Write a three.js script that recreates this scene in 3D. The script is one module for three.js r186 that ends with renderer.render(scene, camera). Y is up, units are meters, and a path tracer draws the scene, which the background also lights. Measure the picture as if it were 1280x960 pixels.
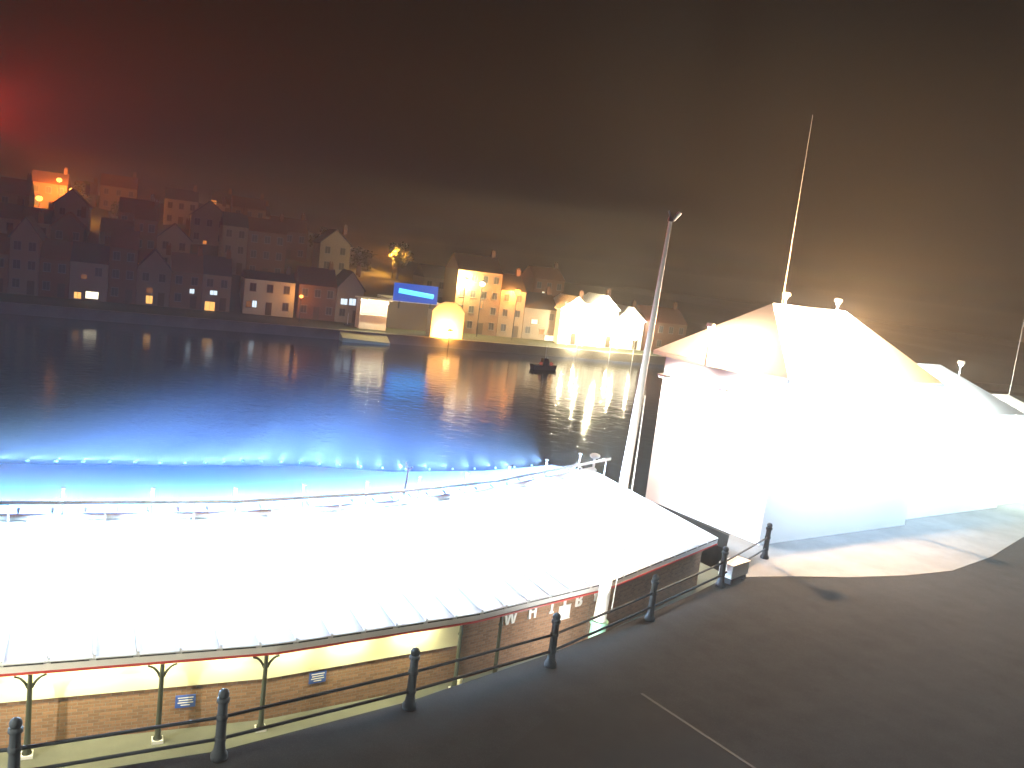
import * as THREE from 'three';
import { FontLoader } from 'three/addons/loaders/FontLoader.js';
import { TextGeometry } from 'three/addons/geometries/TextGeometry.js';
import { mergeGeometries, toCreasedNormals } from 'three/addons/utils/BufferGeometryUtils.js';
import { RectAreaLightUniformsLib } from 'three/addons/lights/RectAreaLightUniformsLib.js';
RectAreaLightUniformsLib.init();

// ---------------------------------------------------------------- camera, sky, moon, exposure, haze
const scene = new THREE.Scene();
const EYE = 10, WATER = -5.5, QUAY = -1.6;
const camera = new THREE.PerspectiveCamera(2 * Math.atan(480 / 1100) * 180 / Math.PI, 4 / 3, 0.1, 4000);
camera.position.set(0, EYE, 0);
camera.rotation.set(-8 * Math.PI / 180, 0, 7 * Math.PI / 180, 'YXZ');
camera.updateMatrixWorld(true);
const renderer = new THREE.WebGLRenderer({ antialias: true });
renderer.toneMapping = THREE.LinearToneMapping;
renderer.toneMappingExposure = 1;
renderer.shadowMap.enabled = true;
{ // clear night air over a lit town: a little brighter and browner towards the horizon, the same all round
  const W = 64, H = 32, d = new Float32Array(W * H * 4);
  for (let y = 0; y < H; y++) for (let x = 0; x < W; x++) {
    const e = Math.max(0, Math.sin(((y + 0.5) / H - 0.5) * Math.PI)), k = 0.0016 + 0.0022 * Math.exp(-e * 5), o = (y * W + x) * 4;
    d[o] = k * 1.2; d[o + 1] = k * 0.82; d[o + 2] = k * 0.66; d[o + 3] = 1;
  }
  const t = new THREE.DataTexture(d, W, H, THREE.RGBAFormat, THREE.FloatType);
  t.mapping = THREE.EquirectangularReflectionMapping; t.magFilter = THREE.LinearFilter; t.needsUpdate = true;
  scene.background = t; scene.environment = t;
}
const moon = new THREE.DirectionalLight(new THREE.Color(0.8, 0.85, 1), 0.012);
moon.position.set(60, 90, 40); moon.castShadow = true; moon.shadow.radius = 2;
Object.assign(moon.shadow.camera, { left: -120, right: 120, top: 120, bottom: -120, far: 400 });
scene.add(moon, moon.target);
scene.fog = new THREE.FogExp2(new THREE.Color(1, 0.9, 0.76), 0.0014);
// strengths of the lamps, all in one place
const POWER = { road: 900, beacon: 1000, hall: 110, pool: 75, mast: 290, beam: 25000, fringe: 110, roof: 1050, eave: 420, glow: 2400, far: 1, quay: 480 };

// ---------------------------------------------------------------- helpers
let seed = 7;
const rnd = () => { seed = (seed + 0x6d2b79f5) | 0; let t = Math.imul(seed ^ (seed >>> 15), 1 | seed); t = (t + Math.imul(t ^ (t >>> 7), 61 | t)) ^ t; return ((t ^ (t >>> 14)) >>> 0) / 4294967296; };
const R = (a, b) => a + (b - a) * rnd();
const V = (x, y, z) => new THREE.Vector3(x, y, z);
const NTH = ['first', 'second', 'third', 'fourth', 'fifth', 'sixth', 'seventh', 'eighth', 'ninth', 'tenth', 'eleventh', 'twelfth', 'thirteenth', 'fourteenth', 'fifteenth', 'sixteenth', 'seventeenth', 'eighteenth', 'nineteenth', 'twentieth', 'last but two', 'last but one', 'last'];
const used = {};
const numbered = (n) => { const k = used[n] = (used[n] ?? -1) + 1; return k ? `${n}_${String(k).padStart(3, '0')}` : n; };
function tag(o, label, category, group) { o.userData.label = label; o.userData.category = category; if (group) o.userData.group = group; return o; }
function thing(name, label, category, p = [0, 0, 0], turn = 0, group) {
  const o = new THREE.Group(); o.name = numbered(name); o.position.set(...p); o.rotation.y = turn; scene.add(o);
  return tag(o, label, category, group);
}
function part(name, geo, mat, parent, p, turn) {
  const m = new THREE.Mesh(geo, mat); m.name = name; m.castShadow = m.receiveShadow = true;
  if (p) m.position.set(...p); if (turn) m.rotation.y = turn;
  parent.add(m); return m;
}
function struct(name, geo, mat, p) { const m = part(name, geo, mat, scene, p); m.userData.kind = 'structure'; return m; }
// a direction through the photograph's frame (1280 x 960), and the point where it meets a level or a vertical plane
function dirAt(px, py) { return V((px - 640) / 1100, (480 - py) / 1100, -1).applyQuaternion(camera.quaternion); }
function onLevel(px, py, y) { const d = dirAt(px, py); return camera.position.clone().addScaledVector(d, (y - EYE) / d.y); }
function onPlane(px, py, p, n) { const d = dirAt(px, py); return camera.position.clone().addScaledVector(d, (n.x * (p.x - 0) + n.z * (p.z - 0) + n.y * (p.y - EYE)) / (n.x * d.x + n.y * d.y + n.z * d.z)); }
const toPx = (p) => { const v = p.clone().project(camera); return [640 + v.x * 640, 480 - v.y * 480]; };
const box = (w, h, d, x = 0, y = 0, z = 0) => new THREE.BoxGeometry(w, h, d).translate(x, y, z);
const merge = (list) => mergeGeometries(list.map((g) => { const n = g.index ? g.toNonIndexed() : g; for (const k of Object.keys(n.attributes)) if (!['position', 'normal', 'uv'].includes(k)) n.deleteAttribute(k); return n; }));
// six-sided solid from eight corners: 0-3 the lower ring, 4-7 the upper one; uv in metres
function hexa(c) {
  const pos = [], uv = [];
  for (const [a, b, d, e] of [[3, 2, 1, 0], [4, 5, 6, 7], [0, 1, 5, 4], [1, 2, 6, 5], [2, 3, 7, 6], [3, 0, 4, 7]]) {
    const q = [c[a], c[b], c[d], c[e]], w = q[0].distanceTo(q[1]), h = q[1].distanceTo(q[2]), t = [[0, 0], [w, 0], [w, h], [0, h]];
    for (const i of [0, 1, 2, 0, 2, 3]) { pos.push(q[i].x, q[i].y, q[i].z); uv.push(...t[i]); }
  }
  const g = new THREE.BufferGeometry();
  g.setAttribute('position', new THREE.Float32BufferAttribute(pos, 3)); g.setAttribute('uv', new THREE.Float32BufferAttribute(uv, 2)); g.computeVertexNormals(); return g;
}
// a level slab whose outline is given as [x, z]
function slab(outline, y0, y1) {
  const s = new THREE.Shape(outline.map(([x, z]) => new THREE.Vector2(x, -z)));
  const g = new THREE.ExtrudeGeometry(s, { depth: y1 - y0, bevelEnabled: false }); g.rotateX(-Math.PI / 2); g.translate(0, y0, 0); return g;
}
const tube = (pts, r, n = 10, s = 6) => new THREE.TubeGeometry(new THREE.CatmullRomCurve3(pts), n, r, s);
function rod(a, b, r0, r1 = r0, s = 8) { const d = b.clone().sub(a), g = new THREE.CylinderGeometry(r1, r0, d.length(), s); g.applyQuaternion(new THREE.Quaternion().setFromUnitVectors(V(0, 1, 0), d.normalize())); const m = a.clone().lerp(b, 0.5); return g.translate(m.x, m.y, m.z); }

// ---------------------------------------------------------------- textures and materials
function noise2(w, h, oct, s0) { // tiling value noise, 0..1
  const out = new Float32Array(w * h); let tot = 0;
  for (let o = 0; o < oct; o++) {
    const n = s0 << o, amp = 0.55 ** o; tot += amp; const g = new Float32Array(n * n).map(() => rnd());
    for (let y = 0; y < h; y++) for (let x = 0; x < w; x++) {
      const fx = x / w * n, fy = y / h * n, x0 = fx | 0, y0 = fy | 0, a = fx - x0, b = fy - y0, sx = a * a * (3 - 2 * a), sy = b * b * (3 - 2 * b), x1 = (x0 + 1) % n, y1 = (y0 + 1) % n;
      out[y * w + x] += amp * ((g[y0 * n + x0] * (1 - sx) + g[y0 * n + x1] * sx) * (1 - sy) + (g[y1 * n + x0] * (1 - sx) + g[y1 * n + x1] * sx) * sy);
    }
  }
  return out.map((v) => v / tot);
}
function grey(w, h, f, rep) {
  const d = new Uint8Array(w * h * 4);
  for (let i = 0; i < w * h; i++) { const v = Math.max(0, Math.min(255, f(i % w, (i / w) | 0, i) * 255)); d[i * 4] = d[i * 4 + 1] = d[i * 4 + 2] = v; d[i * 4 + 3] = 255; }
  const t = new THREE.DataTexture(d, w, h); t.wrapS = t.wrapT = THREE.RepeatWrapping; t.magFilter = THREE.LinearFilter; t.repeat.set(...rep); t.needsUpdate = true; return t;
}
function rgbTex(w, h, f, rep) {
  const d = new Uint8Array(w * h * 4);
  for (let i = 0; i < w * h; i++) { const c = f(i % w, (i / w) | 0, i); for (let k = 0; k < 3; k++) d[i * 4 + k] = Math.max(0, Math.min(255, 255 * Math.pow(Math.max(c[k], 0), 1 / 2.2))); d[i * 4 + 3] = 255; }
  const t = new THREE.DataTexture(d, w, h); t.colorSpace = THREE.SRGBColorSpace; t.wrapS = t.wrapT = THREE.RepeatWrapping; t.magFilter = THREE.LinearFilter; t.repeat.set(...rep); t.needsUpdate = true; return t;
}
const nA = noise2(256, 256, 6, 4), nB = noise2(256, 256, 4, 16);
const wavesN = noise2(512, 512, 5, 8);
const rough = grey(256, 256, (x, y, i) => nA[i] * 0.6 + nB[i] * 0.4, [0.5, 0.5]);
const stained = rgbTex(256, 256, (x, y, i) => { const k = 0.7 + 0.5 * nA[i] + 0.1 * (nB[i] - 0.5); return [0.8 * k, 0.8 * k, 0.8 * k]; }, [0.25, 0.25]);
const brickTex = rgbTex(256, 256, (x, y, i) => { // eight courses of four bricks over 0.9 x 0.6 m
  const row = (y / 32) | 0, xx = (x + (row % 2) * 32) % 256, joint = y % 32 < 4 || xx % 64 < 4, id = ((xx / 64) | 0) * 7 + row * 13, v = 0.78 + 0.4 * Math.abs(Math.sin(id * 12.9898) * 43758.5 % 1);
  const k = v * (0.8 + 0.4 * nB[i]); return joint ? [0.26, 0.22, 0.17] : [0.31 * k, 0.17 * k, 0.095 * k];
}, [1 / 0.9, 1 / 0.6]);
const brickBump = grey(256, 256, (x, y, i) => { const row = (y / 32) | 0, xx = (x + (row % 2) * 32) % 256; return (y % 32 < 4 || xx % 64 < 4) ? 0 : 0.8 + 0.2 * nB[i]; }, [1 / 0.9, 1 / 0.6]);
const asphaltTex = rgbTex(512, 512, (x, y) => { const a = nA[(y % 256) * 256 + (x % 256)], b = wavesN[y * 512 + x], s = rnd(); const k = 0.008 + 0.01 * a + 0.01 * b + (s > 0.9 ? 0.02 : 0); return [k, k, k * 0.98]; }, [0.22, 0.22]);
const S = (c, o = {}) => new THREE.MeshStandardMaterial({ color: new THREE.Color().setRGB(...c), roughness: 0.8, ...o });
const M = {
  brick: new THREE.MeshStandardMaterial({ map: brickTex, bumpMap: brickBump, bumpScale: 0.006, roughness: 0.9 }),
  asphalt: new THREE.MeshPhysicalMaterial({ map: asphaltTex, bumpMap: rough, bumpScale: 0.01, roughness: 1, specularIntensity: 0.25 }),
  flags: S([0.2, 0.21, 0.165], { map: stained, bumpMap: rough, bumpScale: 0.008, roughness: 0.9 }),
  stone: S([0.28, 0.25, 0.2], { map: stained, bumpMap: rough, bumpScale: 0.02 }),
  kerb: S([0.1, 0.1, 0.1], { map: stained }),
  slabPale: new THREE.MeshPhysicalMaterial({ color: new THREE.Color().setRGB(0.03, 0.03, 0.028), map: stained, bumpMap: rough, bumpScale: 0.006, roughness: 1, specularIntensity: 0.25 }),
  lineWhite: S([0.06, 0.06, 0.058], { map: stained }),
  roofWhite: S([0.82, 0.84, 0.86], { roughness: 0.5 }),
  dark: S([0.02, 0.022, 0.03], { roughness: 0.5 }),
  iron: S([0.025, 0.035, 0.05], { roughness: 0.8 }),
  column: S([0.05, 0.06, 0.04], { roughness: 0.5 }),
  cream: S([0.85, 0.83, 0.62], { roughness: 0.6 }),
  white: S([0.85, 0.85, 0.83], { roughness: 0.5 }),
  render: S([0.84, 0.84, 0.82], { roughness: 0.85, bumpMap: rough, bumpScale: 0.004 }),
  redTrim: S([0.6, 0.06, 0.05], { roughness: 0.5 }),
  teal: S([0.25, 0.55, 0.42], { roughness: 0.5 }),
  glass: new THREE.MeshPhysicalMaterial({ color: new THREE.Color().setRGB(0.03, 0.035, 0.04), roughness: 0.6 }),
  slate: S([0.06, 0.06, 0.07], { bumpMap: rough, bumpScale: 0.02 }),
  tile: S([0.2, 0.07, 0.04], { bumpMap: rough, bumpScale: 0.02 }),
  frame: S([0.22, 0.2, 0.17]),
  steel: S([0.3, 0.31, 0.32], { roughness: 0.4, metalness: 0.8 }),
  grass: S([0.04, 0.05, 0.02], { map: stained }),
  bark: S([0.08, 0.06, 0.04]), leaf: S([0.06, 0.08, 0.025], { side: THREE.DoubleSide }),
};
const glow = (c, k) => new THREE.MeshStandardMaterial({ color: 0x111111, emissive: new THREE.Color().setRGB(...c), emissiveIntensity: k, roughness: 0.6 });
function point(c, I, p, parent = scene, radius = 4) { const l = new THREE.PointLight(new THREE.Color().setRGB(...c), I); l.position.set(...p); l.castShadow = true; l.shadow.radius = radius; l.name = 'lamp'; parent.add(l); return l; }

// ---------------------------------------------------------------- ground: road, quay, water, the far bank
const edge = [[-26, -7.5], [-14, -11.4], [-8.6, -13.6], [-4.73, -15.75], [-1.4, -18.5], [1.75, -21.7], [4.85, -25.25], [6.9, -27.8], [8.75, -30.3], [10.6, -33.2]];   // where the road stops above the lower quay
const roadOutline = [...edge, [6.4, -39.5], [24, -66], [60, -120], [300, -120], [300, 60], [-60, 60], [-60, 3]];
struct('road', slab(roadOutline, -0.6, 0), M.asphalt);
const inner = (k) => edge.map((p, i) => { const a = edge[Math.max(0, i - 1)], b = edge[Math.min(edge.length - 1, i + 1)], l = Math.hypot(b[0] - a[0], b[1] - a[1]); return [p[0] - (b[1] - a[1]) / l * k, p[1] + (b[0] - a[0]) / l * k]; });
struct('retaining_wall', slab([...edge, ...inner(0.35).reverse()], WATER - 1, -0.604), M.stone);
struct('quay', slab([[-60, -8], [-26, -7.7], ...inner(-0.004).slice(1), [6.3, -39.6], [2, -37.5], [-8, -27.5], [-20, -24], [-60, -20]], QUAY - 0.5, QUAY), M.flags);
struct('quay_wall', slab([[2, -37.4], [-8, -27.4], [-20, -23.9], [-60, -19.9], [-60, -18.9], [-20, -22.9], [-7.6, -26.4], [2.6, -36.4]], WATER - 2, QUAY - 0.504), M.stone);
struct('harbour_wall', slab([[6.4, -39.5], [24, -66], [60, -120], [61, -119.4], [25, -65.4], [7.4, -38.9]], WATER - 2, -0.604), M.stone);
const waterGeo = new THREE.PlaneGeometry(2400, 2400).rotateX(-Math.PI / 2);
{ const p = waterGeo.attributes.position, u = waterGeo.attributes.uv; for (let i = 0; i < p.count; i++) u.setXY(i, p.getX(i), p.getZ(i)); }
const waveBump = grey(512, 512, (x, y, i) => wavesN[i], [1 / 9, 1 / 7]);
struct('water', waterGeo, new THREE.MeshPhysicalMaterial({ color: new THREE.Color().setRGB(0.028, 0.042, 0.085), roughness: 0.1, ior: 1.33, bumpMap: waveBump, bumpScale: 0.026 }), [0, WATER, -100]);
// pale patch before the white buildings: a light pool on the road, put into colour
{ const q = [[899, 722], [930, 722], [985, 721], [1060, 722], [1130, 720], [1190, 714], [1240, 696], [1330, 640]].map(([x, y]) => onLevel(x, y, 0)); struct('light_pool_patch', slab([...q.map((p) => [p.x, p.z]), [36, -52], [14, -46], [9.6, -35]], 0.0015, 0.02), S([0.2, 0.2, 0.2], { map: stained, bumpMap: rough, bumpScale: 0.006, roughness: 0.9 })); }
// the pale corner of a raised footway at the bottom of the picture
{
  const a = onLevel(690, 893, 0.1), b = onLevel(802, 867, 0.1), c = onLevel(946, 962, 0.1), d = onLevel(640, 1010, 0.1);
  struct('pavement', slab([[a.x, a.z], [b.x, b.z], [c.x, c.z], [c.x + 0.4, c.z + 3], [d.x - 3, d.z + 3]], 0.002, 0.1), M.slabPale);
  const t = V(c.x - b.x, 0, c.z - b.z).normalize(), n = V(-t.z, 0, t.x).multiplyScalar(0.035);
  struct('road_marking', slab([[b.x + n.x, b.z + n.z], [c.x + n.x, c.z + n.z], [c.x - n.x, c.z - n.z], [b.x - n.x, b.z - n.z]], 0.1, 0.106), M.lineWhite);
}
// far bank: shore line through SHORE along ALONG; t is the distance behind it
const SHORE = V(-45, 0, -128.4), ALONG = V(0.92, 0, -0.39).normalize(), BACK = V(ALONG.z, 0, -ALONG.x), FACING = Math.atan2(-BACK.x, -BACK.z);
const shoreAt = (s, t, y = 0) => SHORE.clone().addScaledVector(ALONG, s).addScaledVector(BACK, t).setY(y);
const st = (p) => { const d = p.clone().sub(SHORE); return [d.dot(ALONG), d.dot(BACK)]; };
const smooth = THREE.MathUtils.smoothstep, lerp = THREE.MathUtils.lerp;
const BANK = -4;
function crest(s) { return lerp(15, 6.5, smooth(s, -5, 62)) - 8 * smooth(s, 66, 120) + 1.6 * Math.sin(s * 0.07) + 0.9 * Math.sin(s * 0.19 + 1); }
function ground(s, t) { const c = crest(s); return t < 9 ? BANK : BANK + (c - BANK) * (1 - Math.exp(-Math.max(0, t - 9) / 55)) * 1.05; }
{
  const pos = [], uv = [], idx = [], ns = 90, nt = 40;
  for (let j = 0; j <= nt; j++) for (let i = 0; i <= ns; i++) { const s = lerp(-260, 420, i / ns), t = j === 0 ? 0 : 9 + 391 * ((j - 1) / (nt - 1)) ** 1.6, p = shoreAt(s, t, ground(s, t)); pos.push(p.x, p.y, p.z); uv.push(s, t); }
  for (let j = 0; j < nt; j++) for (let i = 0; i < ns; i++) { const a = j * (ns + 1) + i; idx.push(a, a + 1, a + ns + 2, a, a + ns + 2, a + ns + 1); }
  const g = new THREE.BufferGeometry(); g.setAttribute('position', new THREE.Float32BufferAttribute(pos, 3)); g.setAttribute('uv', new THREE.Float32BufferAttribute(uv, 2)); g.setIndex(idx); g.computeVertexNormals();
  struct('hillside', g, M.grass);
  const a = shoreAt(-260, 0), b = shoreAt(420, 0), c = shoreAt(420, 0.8), d = shoreAt(-260, 0.8);
  struct('far_quay_wall', slab([[a.x, a.z], [b.x, b.z], [c.x, c.z], [d.x, d.z]], WATER - 1.5, BANK + 0.02), M.stone);
}

// ---------------------------------------------------------------- the long low market building on the lower quay
const wallLine = [[-34, -8.6], [-22, -12.6], [-14.5, -15.3], [-9.93, -17.35], [-4.93, -19.75], [-0.53, -22.85], [3.25, -26.4], [8.0, -32.6]];
const cumul = [0]; for (let i = 1; i < wallLine.length; i++) cumul.push(cumul[i - 1] + Math.hypot(wallLine[i][0] - wallLine[i - 1][0], wallLine[i][1] - wallLine[i - 1][1]));
const LEN = cumul.at(-1);
const outAt = (i) => { const a = wallLine[Math.max(0, i - 1)], b = wallLine[Math.min(wallLine.length - 1, i + 1)], l = Math.hypot(b[0] - a[0], b[1] - a[1]); return [-(b[1] - a[1]) / l, (b[0] - a[0]) / l]; };
// the point s metres along the front, k metres out towards the road, at height y
function front(s, k, y) {
  let i = 0; while (i < wallLine.length - 2 && cumul[i + 1] < s) i++;
  const f = (s - cumul[i]) / (cumul[i + 1] - cumul[i]), a = outAt(i), b = outAt(i + 1), nx = lerp(a[0], b[0], f), nz = lerp(a[1], b[1], f), l = Math.hypot(nx, nz);
  return V(lerp(wallLine[i][0], wallLine[i + 1][0], f) + nx / l * k, y, lerp(wallLine[i][1], wallLine[i + 1][1], f) + nz / l * k);
}
// a strip that follows the front between two stations: k0..k1 across, y0..y1 in height
function strip(s0, s1, k0, k1, y0, y1) {
  const cuts = [s0, ...cumul.filter((c) => c > s0 + 0.01 && c < s1 - 0.01), s1], list = [];
  for (let i = 0; i < cuts.length - 1; i++) { const [a, b] = [cuts[i], cuts[i + 1]]; list.push(hexa([front(a, k1, y0), front(b, k1, y0), front(b, k0, y0), front(a, k0, y0), front(a, k1, y1), front(b, k1, y1), front(b, k0, y1), front(a, k0, y1)])); }
  return merge(list);
}
const EAVE = 0.34, RIDGE = 1.8, OUT = 0.55, DEEP = -5.3;
const rearK = (s) => lerp(-11.9, -7.4, smooth(s, LEN - 16, LEN));
// station along the front below a place in the frame
const stationAt = (px, k, y) => { let best = 0, e = 1e9; for (let s = 0; s <= LEN; s += 0.02) { const d = Math.abs(toPx(front(s, k, y))[0] - px); if (d < e) { e = d; best = s; } } return best; };
const sCream = stationAt(571, 0, -0.6), sPole = stationAt(742, 0, -1);
const market = thing('market_building', 'long low brick quayside building with white roof, cream frieze and lettering', 'building');
part('wall', strip(0, LEN, -0.25, 0, QUAY, EAVE + 0.1), M.brick, market);
part('back_wall', merge(cumul.slice(1).map((b, i) => { const a = cumul[i], f = (t, k, y) => front(t, rearK(t) + k, y); return hexa([f(a, 0.55, QUAY), f(b, 0.55, QUAY), f(b, 0.3, QUAY), f(a, 0.3, QUAY), f(a, 0.55, EAVE + 0.2), f(b, 0.55, EAVE + 0.2), f(b, 0.3, EAVE + 0.2), f(a, 0.3, EAVE + 0.2)]); })), M.brick, market);
for (const s of [0, LEN]) part('end_wall', hexa([front(s, -0.25, QUAY), front(s + (s ? -0.25 : 0.25), -0.25, QUAY), front(s + (s ? -0.25 : 0.25), rearK(s) + 0.5, QUAY), front(s, rearK(s) + 0.5, QUAY), front(s, -0.25, EAVE), front(s + (s ? -0.25 : 0.25), -0.25, EAVE), front(s + (s ? -0.25 : 0.25), rearK(s) + 0.5, EAVE), front(s, rearK(s) + 0.5, EAVE)]), M.brick, market);
part('frieze', strip(0, sCream, 0.002, 0.05, QUAY + 1.08, EAVE - 0.02), M.cream, market);
part('gutter_board', strip(0, LEN, OUT - 0.04, OUT, EAVE + 0.04, EAVE + 0.19), M.white, market);
part('red_trim', strip(0, LEN, OUT - 0.03, OUT + 0.025, EAVE - 0.012, EAVE + 0.036), M.redTrim, market);
part('soffit', strip(0, LEN, 0.055, OUT - 0.045, EAVE + 0.04, EAVE + 0.07), M.white, market);
{ // roof: separate sheets with an upstanding seam, a dark strip as painted shadow gap under the lower end of each
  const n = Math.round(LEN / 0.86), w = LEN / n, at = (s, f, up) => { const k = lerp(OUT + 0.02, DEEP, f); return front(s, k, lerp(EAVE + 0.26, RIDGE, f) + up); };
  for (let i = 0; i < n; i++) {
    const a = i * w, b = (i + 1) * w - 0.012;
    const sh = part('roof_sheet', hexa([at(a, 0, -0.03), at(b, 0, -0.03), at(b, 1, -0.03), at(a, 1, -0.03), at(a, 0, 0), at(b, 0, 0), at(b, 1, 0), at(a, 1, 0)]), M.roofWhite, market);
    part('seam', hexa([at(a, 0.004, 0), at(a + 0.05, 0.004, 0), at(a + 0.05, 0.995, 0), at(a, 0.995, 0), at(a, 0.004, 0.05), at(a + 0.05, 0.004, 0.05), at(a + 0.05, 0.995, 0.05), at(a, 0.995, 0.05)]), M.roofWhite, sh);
    part('shade_dash', hexa([[a + 0.06, 0.012], [b - 0.06, 0.012], [b - 0.06, -0.012], [a + 0.06, -0.012]].map(([s, k]) => front(s, OUT + k, EAVE + 0.192)).concat([[a + 0.06, 0.012], [b - 0.06, 0.012], [b - 0.06, -0.012], [a + 0.06, -0.012]].map(([s, k]) => front(s, OUT + k, EAVE + 0.226)))), M.dark, sh);  // dark strip painted where the sheet end only casts shade
  }
  const cuts = [...cumul.slice(0, -1), LEN - 12, LEN - 8, LEN - 4, LEN].sort((p, q) => p - q).filter((c, i, l) => !i || c - l[i - 1] > 0.3), back = [], cap = [];
  for (let i = 0; i < cuts.length - 1; i++) {
    const [a, b] = [cuts[i], cuts[i + 1]];
    back.push(hexa([front(a, DEEP, EAVE + 0.2), front(b, DEEP, EAVE + 0.2), front(b, rearK(b), EAVE + 0.2), front(a, rearK(a), EAVE + 0.2), front(a, DEEP, RIDGE - 0.08), front(b, DEEP, RIDGE - 0.08), front(b, rearK(b), RIDGE - 0.3), front(a, rearK(a), RIDGE - 0.3)]));
    cap.push(hexa([front(a, DEEP + 0.18, RIDGE + 0.02), front(b, DEEP + 0.18, RIDGE + 0.02), front(b, DEEP - 0.18, RIDGE + 0.02), front(a, DEEP - 0.18, RIDGE + 0.02), front(a, DEEP + 0.1, RIDGE + 0.1), front(b, DEEP + 0.1, RIDGE + 0.1), front(b, DEEP - 0.1, RIDGE + 0.1), front(a, DEEP - 0.1, RIDGE + 0.1)]));
  }
  part('rear_glow_deck', merge(back), M.roofWhite, market);  // rear roof made a flat deck to catch the blue fringe light
  part('ridge_cap', merge(cap), M.roofWhite, market);
  part('added_glare_shield', strip(12.5, LEN, DEEP + 0.74, DEEP + 0.76, RIDGE + 0.6, RIDGE + 0.7), new THREE.MeshPhysicalMaterial({ color: 0xffffff, roughness: 1, transmission: 0.03, thickness: 0 }), market);  // board added to keep the roof lamps' light off the road
  for (let q = 13.2; q < LEN; q += 2.4) part('added_shield_strut', rod(front(q, DEEP + 0.75, RIDGE - 0.2), front(q, DEEP + 0.75, RIDGE + 0.6), 0.018), M.roofWhite, market);
}
// columns under the eave: shaft, base block, two curved brackets
const colPx = [35, 199, 329];
function eaveColumn(s, brackets) {
  const q = front(s, 0.42, QUAY), o = new THREE.Group(); o.name = 'column'; o.position.copy(q); const d = front(s + 0.1, 0.42, QUAY).sub(front(s - 0.1, 0.42, QUAY)).normalize(); o.rotation.y = Math.atan2(-d.z, d.x); market.add(o);
  const top = EAVE - 0.08 - QUAY;
  part('shaft', new THREE.LatheGeometry([[0.001, 0], [0.1, 0], [0.1, 0.1], [0.07, 0.16], [0.06, 0.5], [0.05, top - 0.3], [0.075, top - 0.26], [0.05, top - 0.2], [0.05, top], [0.001, top]].map(([x, y]) => new THREE.Vector2(x, y)), 12), M.column, o);
  if (brackets) for (const k of [-1, 1]) part('bracket', tube([V(k * 0.04, top - 0.3, 0), V(k * 0.1, top - 0.17, 0), V(k * 0.2, top - 0.06, 0), V(k * 0.3, top - 0.02, 0)], 0.03, 8, 6), M.column, o);
  part('foot', box(0.24, 0.07, 0.24, 0, 0.035, 0), M.white, o);
}
for (const px of colPx) eaveColumn(stationAt(px, 0.42, -0.8), true);
eaveColumn(stationAt(572, 0.42, -0.8), false);
eaveColumn(stationAt(622, 0.42, -0.8), false);
// under-eave lamps: warm strip fittings that light the frieze and the quay
const eaveGlow = glow([1, 0.93, 0.5], 3);
for (const [px, k] of [[-60, 1.6], [40, 1.5], [120, 1.35], [200, 1.2], [285, 1.2], [365, 1.15], [440, 1.7], [520, 2.0]]) {
  const s = stationAt(Math.max(px, -120), 0.3, -0.2), a = front(s, 0.36, EAVE + 0.015), d = front(s + 0.2, 0.36, 0).sub(front(s - 0.2, 0.36, 0)).normalize();
  const g = part('strip_lamp', box(0.9, 0.04, 0.08), eaveGlow, market, a.toArray(), Math.atan2(-d.z, d.x));
  const l = new THREE.RectAreaLight(new THREE.Color().setRGB(1, 0.92, 0.5), POWER.eave * k * 0.18, 0.9, 0.1); l.position.copy(a).setY(a.y - 0.03); l.rotation.set(-Math.PI / 2, 0, 0); l.rotateZ(Math.atan2(-d.z, d.x)); l.name = 'strip_light'; scene.add(l);
}
// raised white letters on the brick, a white notice below them, blue plates on the wall
const font = await new FontLoader().loadAsync('fonts/droid/droid_sans_bold.typeface.json');
const faceTurn = (s) => { const d = front(s + 0.15, 0, 0).sub(front(s - 0.15, 0, 0)).normalize(); return Math.atan2(-d.z, d.x); };
for (const [ch, px] of [['W', 636], ['H', 664], ['I', 688], ['T', 704], ['B', 722], ['Y', 743]]) {
  const s = stationAt(px, 0, -0.3), g = new TextGeometry(ch, { font, size: 0.4, depth: 0.04, curveSegments: 4 }); g.computeBoundingBox(); g.translate(-(g.boundingBox.max.x + g.boundingBox.min.x) / 2, 0, 0);
  part('letter', g, M.white, market, front(s, 0.004, -0.28).toArray(), faceTurn(s));
}
function plate(px, py, w, h, mat, name, label, cat, group) {
  let s = stationAt(px, 0, -0.9), lo = QUAY, hi = 0.3; for (let i = 0; i < 30; i++) { const m = (lo + hi) / 2; toPx(front(s, 0, m))[1] > py ? lo = m : hi = m; }
  const o = thing(name, label, cat, front(s, 0.003, (lo + hi) / 2).toArray(), faceTurn(s), group);
  part('panel', box(w, h, 0.02, 0, 0, 0.01), mat, o); return o;
}
{
  const blue = S([0.05, 0.12, 0.5], { roughness: 0.4 });
  for (const [px, py, l] of [[232, 876, 'small blue notice plate on the brick wall between the second and third columns'], [396, 846, 'small blue notice plate on the brick wall right of the third bracketed column']]) {
    const o = plate(px, py, 0.44, 0.3, blue, 'notice_plate', l, 'notice', 'blue notices on the brick wall');
    for (const [y, w] of [[0.09, 0.34], [0.03, 0.3], [-0.03, 0.34], [-0.09, 0.2]]) part('print_line', box(w, 0.022, 0.004, 0, y, 0.022), M.white, o);
  }
  const o = plate(702, 765, 0.5, 0.42, M.white, 'notice_board', 'white rectangular board on the brick wall under the raised letters', 'sign');
  part('board_frame', merge([box(0.54, 0.02, 0.03, 0, 0.221, 0.015), box(0.54, 0.02, 0.03, 0, -0.221, 0.015)]), M.white, o);
}
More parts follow.
